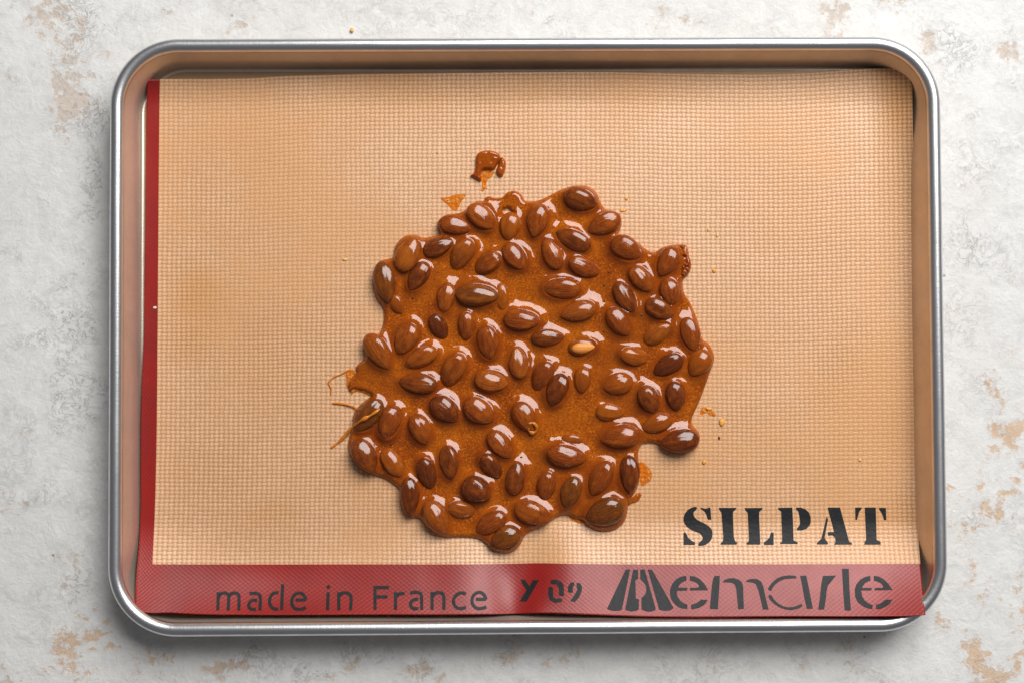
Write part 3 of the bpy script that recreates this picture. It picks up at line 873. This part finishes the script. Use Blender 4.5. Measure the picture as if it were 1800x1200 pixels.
# ------------------------------------------------------------------ caramel
OUT = [(766,398),(772,384),(788,376),(812,374),(826,362),(838,352),(852,353),(851,348),(860,344),(870,349),(884,347),(890,338),(905,334),(917,341),(922,354),(942,354),(962,346),(985,333),(1010,325),(1034,326),(1050,338),(1056,356),(1064,369),(1082,370),(1094,383),(1092,401),(1086,413),(1102,416),(1122,425),(1134,437),(1150,446),(1160,437),(1175,431),(1195,429),(1209,432),(1212,450),(1216,470),(1208,486),(1199,493),(1202,515),(1213,530),(1222,550),(1231,575),(1234,597),(1246,602),(1254,617),(1257,632),(1248,655),(1241,676),(1232,700),(1225,716),(1216,735),(1216,746),(1229,757),(1232,774),(1223,791),(1196,798),(1172,793),(1161,781),(1142,777),(1126,780),(1121,800),(1126,825),(1124,850),(1115,868),(1105,880),(1103,905),(1096,921),(1078,933),(1052,934),(1032,924),(1024,914),(1008,911),(998,904),(982,906),(968,916),(945,929),(923,938),(916,955),(906,968),(886,973),(865,966),(850,951),(836,944),(800,943),(786,945),(765,939),(748,926),(738,909),(722,911),(708,901),(702,880),(704,860),(690,849),(674,839),(648,833),(628,820),(614,800),(610,780),(616,762),(620,745),(619,730),(630,712),(646,700),(655,694),(642,688),(624,682),(614,690),(610,676),(618,662),(626,655),(624,644),(634,636),(641,628),(638,606),(639,592),(650,587),(664,590),(671,578),(675,560),(673,540),(660,525),(655,500),(656,475),(664,459),(680,455),(692,453),(692,438),(699,424),(713,413),(730,411),(743,419),(760,415),(776,412)]
def caramel_height(X, Y):
    sh = X.shape
    P = np.column_stack([X.ravel(), Y.ravel()])
    poly = at(*np.array(OUT, float).T, .35)[:, :2]
    poly = smooth_poly(poly, 2)
    sd = poly_sdf(P, poly).reshape(sh)
    hole = at(892, 373, .3)
    sd = np.minimum(sd, np.sqrt(((X - hole[0]) / 1.25) ** 2 + (Y - hole[1]) ** 2) - .20 + .05 * vnoise(X * 6, Y * 6, 5))
    rr = .26
    q = lambda d_: np.sqrt(np.maximum(1 - (1 - np.clip(d_ / rr, 0, 1)) ** 2, 0))
    wob = .035 * vnoise(X * 1.1 + 5, Y * 1.1, 41) + .012 * vnoise(X * 3.3, Y * 3.3 + 9, 42)
    men = np.zeros(sh); dome = np.full(sh, -1.0); AL_ = []
    for x, y, a, b, c, zc, yaw, stt, tp in GEO:
        k = (np.abs(X - x) < a + .9) & (np.abs(Y - y) < a + .9)
        dx = X[k] - x; dy = Y[k] - y
        lx = dx * math.cos(yaw) + dy * math.sin(yaw); ly = -dx * math.sin(yaw) + dy * math.cos(yaw)
        e = np.sqrt((lx / a) ** 2 + (ly / b) ** 2) + 1e-6
        grad = np.sqrt((lx / a ** 2) ** 2 + (ly / b ** 2) ** 2) / e
        d = (e - 1) / np.maximum(grad, .3)
        sd[k] = np.maximum(sd[k], -d + .035)
        mid = zc - tp * lx / np.maximum(e, 1)          # height of the almond's widest line
        amp = {'n': .27, 's': .27, 'c': .28}[stt] + .05 * math.sin(x * 7 + y * 3)
        amp = np.clip(mid - .25 + .02, 0.0, amp)
        lam = .30 if stt != 'c' else .33
        m = amp * np.exp(-(np.maximum(d, 0) / lam) ** 1.25)
        top = zc - tp * lx + c * np.sqrt(np.maximum(1 - e ** 2, 0))
        ins = np.minimum(.25 + amp, top + (.02 if stt == 's' else .008)) - .25
        m = np.where(d < 0, np.maximum(ins, 0), m)
        men[k] = np.sqrt(men[k] ** 2 + m ** 2) - .10 * np.minimum(men[k], m)
    film = .25 * q(sd) + sstep(.1, .6, sd) * wob
    h = film + men * (.15 + .85 * sstep(-.02, .30, sd))
    h = np.where(sd > 0, h, -.05 + sd * .2)
    return h, sd

def height_mesh(name, x0, x1, y0, y1, cell, fun, zfun):
    nx, ny = int((x1 - x0) / cell), int((y1 - y0) / cell)
    X, Y = np.meshgrid(x0 + cell * np.arange(nx + 1), y0 + cell * np.arange(ny + 1))
    h, sd = fun(X, Y)
    keep = sd > -cell * 1.6
    idx = -np.ones(X.shape, int)
    fm = keep[:-1, :-1] & keep[:-1, 1:] & keep[1:, 1:] & keep[1:, :-1]
    used = np.zeros(X.shape, bool)
    for s in ((slice(None, -1), slice(None, -1)), (slice(None, -1), slice(1, None)), (slice(1, None), slice(1, None)), (slice(1, None), slice(None, -1))):
        used[s] |= fm
    idx[used] = np.arange(used.sum())
    z = zfun(X, Y)[used] + h[used]
    V = np.column_stack([X[used], Y[used], z])
    F = np.stack([idx[:-1, :-1], idx[:-1, 1:], idx[1:, 1:], idx[1:, :-1]], -1)[fm]
    me = mesh_np(name, V, F)
    fattr(me, 'thick', np.maximum(h[used], 0))
    return me

def flat_z(X, Y):
    px = 900 + (X - CAM[0]) * 31.5 + 75; py = 600 - (Y - CAM[1]) * 31.5
    return 0 * X + .205

def pix_of(X, Y, z=.2):
    q = np.stack([X - CAM[0], Y - CAM[1], 0 * X + z - CAM[2]], -1) @ RC
    return 900 + FPX * q[..., 0] / -q[..., 2], 600 - FPX * q[..., 1] / -q[..., 2]
def mat_z_xy(X, Y):
    return mat_z(*pix_of(X, Y))

lo_ = at(590, 985, .2); hi_ = at(1275, 310, .2)
car_me = height_mesh('caramel', lo_[0], hi_[0], lo_[1], hi_[1], .040, caramel_height, mat_z_xy)
car = obj('caramel_puddle', car_me, M_car)
tag(car, 'glossy amber caramel puddle full of almonds in the middle of the tan mat', 'caramel')

# tiny dark bubbles in the caramel
bub = bpy.data.meshes.new('bubble')
bm = bmesh.new(); bmesh.ops.create_icosphere(bm, subdivisions=2, radius=1)
for f in bm.faces: f.smooth = True
bm.to_mesh(bub); bm.free(); bub.materials.append(M_bubble)
BUB = [(1062,502,4),(1062,530,3),(1127,554,4.2),(1061,583,3.6),(1038,632,2.6),(916,803,4.2),(818,802,2.8),(1070,479,4),(726,524,4),(770,479,2.8),(688,780,4),(933,531,3.2),(746,516,2.2),(1000,706,2.4),(684,799,3),(691,805,3.4),(697,813,3),(688,812,2.4),(1012,495,2.2),(842,560,2.2),(940,770,2.6),(870,742,2.2),(1046,690,2.4)]
pb = np.array([at(x, y, .45)[:2] for x, y, r in BUB])
hb, _ = caramel_height(pb[:, 0].reshape(1, -1), pb[:, 1].reshape(1, -1))
for (x, y, r), q, h in zip(BUB, pb, hb[0]):
    o = bpy.data.objects.new('bubble', bub); link(o, car)
    o.location = (q[0] * S, q[1] * S, (.205 + h - .02) * S)
    s = r / PXCM / 2 * S * 1.1; o.scale = (s, s, s * .8)

# ------------------------------------------------------------------ drips, films, strings and crumbs
def blob(name, polys, thick, edge, material, label, cat, group=None, holes=(), bump=.02, cell=.03, it=2):
    Q = [smooth_poly(at(*np.array(p, float).T, .25)[:, :2], it) for p in polys]
    HQ = [smooth_poly(at(*np.array(p, float).T, .25)[:, :2], it) for p in holes]
    al = np.concatenate(Q); x0, y0 = al.min(0) - .1; x1, y1 = al.max(0) + .1
    def fun(X, Y):
        P = np.column_stack([X.ravel(), Y.ravel()])
        sd = np.max([poly_sdf(P, q) for q in Q], 0)
        for q in HQ: sd = np.minimum(sd, -poly_sdf(P, q))
        sd = sd.reshape(X.shape)
        t = np.clip(sd / edge, 0, 1)
        h = thick * np.sqrt(1 - (1 - t) ** 2) + t * bump * vnoise(X * 7, Y * 7, 77)
        return np.where(sd > 0, h, -.03 + .2 * sd), sd
    me = height_mesh(name, x0, x1, y0, y1, cell, fun, mat_z_xy)
    o = obj(name, me, material)
    tag(o, label, cat, group)
    return o
k1 = lambda L: [(750 + x / 4.8, 240 + y / 4.8) for x, y in L]
blob('caramel_drip', [k1([(410,175),(440,132),(500,115),(570,122),(622,152),(615,200),(585,262),(565,290),(520,282),(475,282),(455,315),(466,372),(450,385),(392,348),(362,332),(400,310),(412,255)]),
                      k1([(625,170),(660,190),(672,240),(660,300),(635,352),(600,332),(580,300),(600,250),(612,205)])], .28, .18, M_clear,
     'thick arch-shaped caramel drip on the mat above the puddle', 'caramel drip')
blob('caramel_film', [k1([(470,280),(540,275),(580,300),(545,345),(510,370),(500,420),(520,445),(490,440),(480,470),(455,465),(470,410),(455,340)])], .045, .08, M_thin,
     'thin golden film of caramel trailing below the arch-shaped drip', 'caramel film', 'thin caramel films on the mat')
blob('caramel_film', [k1([(108,512),(170,515),(235,490),(340,482),(320,515),(285,560),(270,605),(240,635),(205,610),(180,580),(140,550)])], .05, .10, M_thin,
     'torn triangular golden smear at the upper left of the puddle', 'caramel film', 'thin caramel films on the mat', bump=.035)
k6 = lambda L: [(560 + x / 5, 620 + y / 5) for x, y in L]
blob('caramel_film', [k6([(235,150),(300,135),(340,170),(380,230),(440,300),(480,380),(440,375),(380,345),(310,340),(285,380),(275,330),(240,290),(245,230)])], .08, .12, M_thin,
     'thin golden caramel lobe dripping off the left edge of the puddle', 'caramel film', 'thin caramel films on the mat', bump=.03)
k8 = lambda L: [(1000 + x / 4.2857, 660 + y / 4.2857) for x, y in L]
blob('caramel_film', [k8([(525,640),(570,655),(610,700),(635,750),(610,800),(575,815),(550,840),(535,800),(540,730)])], .05, .08, M_thin,
     'lacy golden film right of the tall dark almond at lower right', 'caramel film', 'thin caramel films on the mat', bump=.03)
blob('caramel_drip', [k8([(440,930),(480,915),(510,885),(545,875),(550,900),(520,950),(470,960),(445,985)])], .12, .10, M_clear,
     'small caramel tongue right of the largest almond on the lower lobe', 'caramel drip')
blob('caramel_film', [k8([(1000//1,235),(1045,240),(1075,255),(1110,285),(1105,310),(1060,300),(1040,275),(1000,300),(985,280)])], .035, .07, M_thin,
     'faint golden smear on the mat right of the lower right edge', 'caramel film', 'thin caramel films on the mat', bump=.03)
blob('caramel_film', [k8([(5,1040),(40,1065),(90,1085),(120,1110),(95,1120),(40,1095),(0,1075)])], .06, .08, M_thin,
     'thin golden rim of caramel left of the bottom lobe', 'caramel film', 'thin caramel films on the mat', bump=.03)
c2 = lambda L: [(950 + x / 5.4545, 300 + y / 5.4545) for x, y in L]
blob('caramel_blob', [c2([(1310,720),(1350,705),(1400,712),(1415,760),(1410,810),(1440,850),(1448,930),(1420,1000),(1370,1030),(1335,1010),(1325,940),(1350,870),(1330,800)])], .42, .20, M_clear,
     'curled caramel blob clinging to the far upper right almond', 'caramel drip', bump=.10)

def string(name, pts, r, material, label):
    """a drawn caramel thread: pts are (px, py, height above mat)"""
    p = np.array([at(x, y, float(mat_z(x, y)) + z) for x, y, z in pts])
    q = []
    for i in range(len(p) - 1):
        p0 = p[max(i - 1, 0)]; p1 = p[i]; p2 = p[i + 1]; p3 = p[min(i + 2, len(p) - 1)]
        for t in np.linspace(0, 1, 8, endpoint=False):
            q.append(.5 * (2*p1 + (p2 - p0)*t + (2*p0 - 5*p1 + 4*p2 - p3)*t*t + (-p0 + 3*p1 - 3*p2 + p3)*t**3))
    q.append(p[-1]); q = np.array(q)
    d = np.gradient(q, axis=0); d /= np.linalg.norm(d, axis=1)[:, None]
    side = np.cross(d, [0, 0, 1]); side /= np.linalg.norm(side, axis=1)[:, None]; up = np.cross(side, d)
    m = 10; V = []
    for i in range(len(q)):
        f = i / (len(q) - 1); rad = r * (.75 + .35 * vnoise(np.array([f * 9.]), np.array([r * 50]), 9)[0]) * (1 if .06 < f < .94 else .55)
        for k in range(m):
            a = 2 * math.pi * k / m
            V.append(q[i] + (side[i] * math.cos(a) * 1.15 + up[i] * math.sin(a) * .8) * rad)
    n = len(q); F = []
    for i in range(n - 1):
        for k in range(m):
            F.append((i * m + k, i * m + (k + 1) % m, (i + 1) * m + (k + 1) % m, (i + 1) * m + k))
    o = obj(name, mesh_np(name, V, np.array(F)[:, ::-1]), material)
    tag(o, label, 'caramel string', 'caramel strings at the left edge')
    return o
M_str = mat_plain('caramel_thread', (.60, .180, .012), .12, 200, .3)
string('caramel_string', [(583,786,.05),(600,772,.08),(618,752,.35),(636,738,.95),(652,729,1.02),(668,718,.92)], .10, M_str, 'straight caramel string lying across the dark olive left edge almond')
string('caramel_string', [(584,708,.04),(600,709,.06),(615,712,.08),(626,717,.14),(631,722,.3)], .065, M_str, 'short curved caramel string left of the dark olive almond')
string('caramel_string', [(581,693,.03),(582,682,.04),(578,672,.05),(586,663,.05),(600,657,.05),(612,650,.06)], .05, M_str, 'hooked golden caramel string beside the left caramel lobe')

o = string('caramel_curl', [(930,744,.80),(937,743,.78),(943,749,.70),(942,757,.60),(935,760,.58),(929,755,.64),(930,749,.72)], .10, M_str, 'ring of caramel curled on the lower end of an almond below the centre')
o['category'] = 'caramel drip'; del o['group']
def crumb_mesh(seed):
    bm = bmesh.new(); bmesh.ops.create_icosphere(bm, subdivisions=2, radius=1)
    r = random.Random(seed)
    for v in bm.verts:
        v.co *= 1 + r.uniform(-.22, .22); v.co.z *= .38
    for f in bm.faces: f.smooth = True
    me = bpy.data.meshes.new('crumb'); bm.to_mesh(me); bm.free()
    return me
CR = [(1269,742,9,13,M_crumb,'shiny amber caramel droplet right of the dark lower right corner almond'),
      (1246,718,11,6,M_crumb,'flat amber crumb on the faint smear at the right of the puddle'),
      (1264,769,4,6,M_crumb_d,'tiny burnt dark speck below the shiny amber droplet'),
      (1238,812,7,7,M_crumb,'small orange crumb below the dark lower right corner almond'),
      (1101,349,6,6,M_crumb,'small round orange crumb right of the topmost almond'),
      (1096,370,13,5,M_crumb,'sliver of orange caramel by the top right edge almond'),
      (1245,404,5,7,M_crumb_y,'pale orange crumb high on the right, over the curled blob'),
      (1261,414,5,8,M_crumb_y,'faint yellow sliver right of the pale orange crumb high on the right'),
      (1255,476,6,7,M_crumb,'pale orange dot right of the curled caramel blob'),
      (769,268,4,5,M_crumb,'minute amber speck on the mat left of the arch-shaped drip'),
      (606,456,10,5,M_crumb_y,'faint yellow-green sliver on the mat left of the upper left almonds'),
      (1512,808,6,5,M_crumb_y,'lone yellow grain on the mat above the black letters'),
      (1133,437,7,5,M_crumb,'amber bit stuck at the notch by the broad upper right almond')]
for i, (x, y, w_, h_, m_, lab) in enumerate(CR):
    me = crumb_mesh(i); o = obj('caramel_crumb', me, m_)
    o.scale = (w_ / 2 / PXCM * S, h_ / 2 / PXCM * S, min(w_, h_) / 2 / PXCM * S)
    p = on_mat(x, y, min(w_, h_) / 2 / PXCM * .3); o.location = p * S
    o.rotation_euler = (0, 0, random.uniform(-.3, .3))
    tag(o, lab, 'crumb', 'crumbs scattered on the mat')
o = obj('pale_crumb', crumb_mesh(50), M_crumb_w); o.location = on_mat(272, 541, .03) * S; o.scale = (.10 * S, .08 * S, .08 * S)
tag(o, 'tiny pale crumb on the red border at the left', 'crumb')
o = obj('yellow_crumb', crumb_mesh(51), M_crumb_y); o.location = at(619, 53, .03) * S; o.scale = (.11 * S, .12 * S, .10 * S)
tag(o, 'tiny yellow crumb on the plaster table behind the tray', 'crumb')
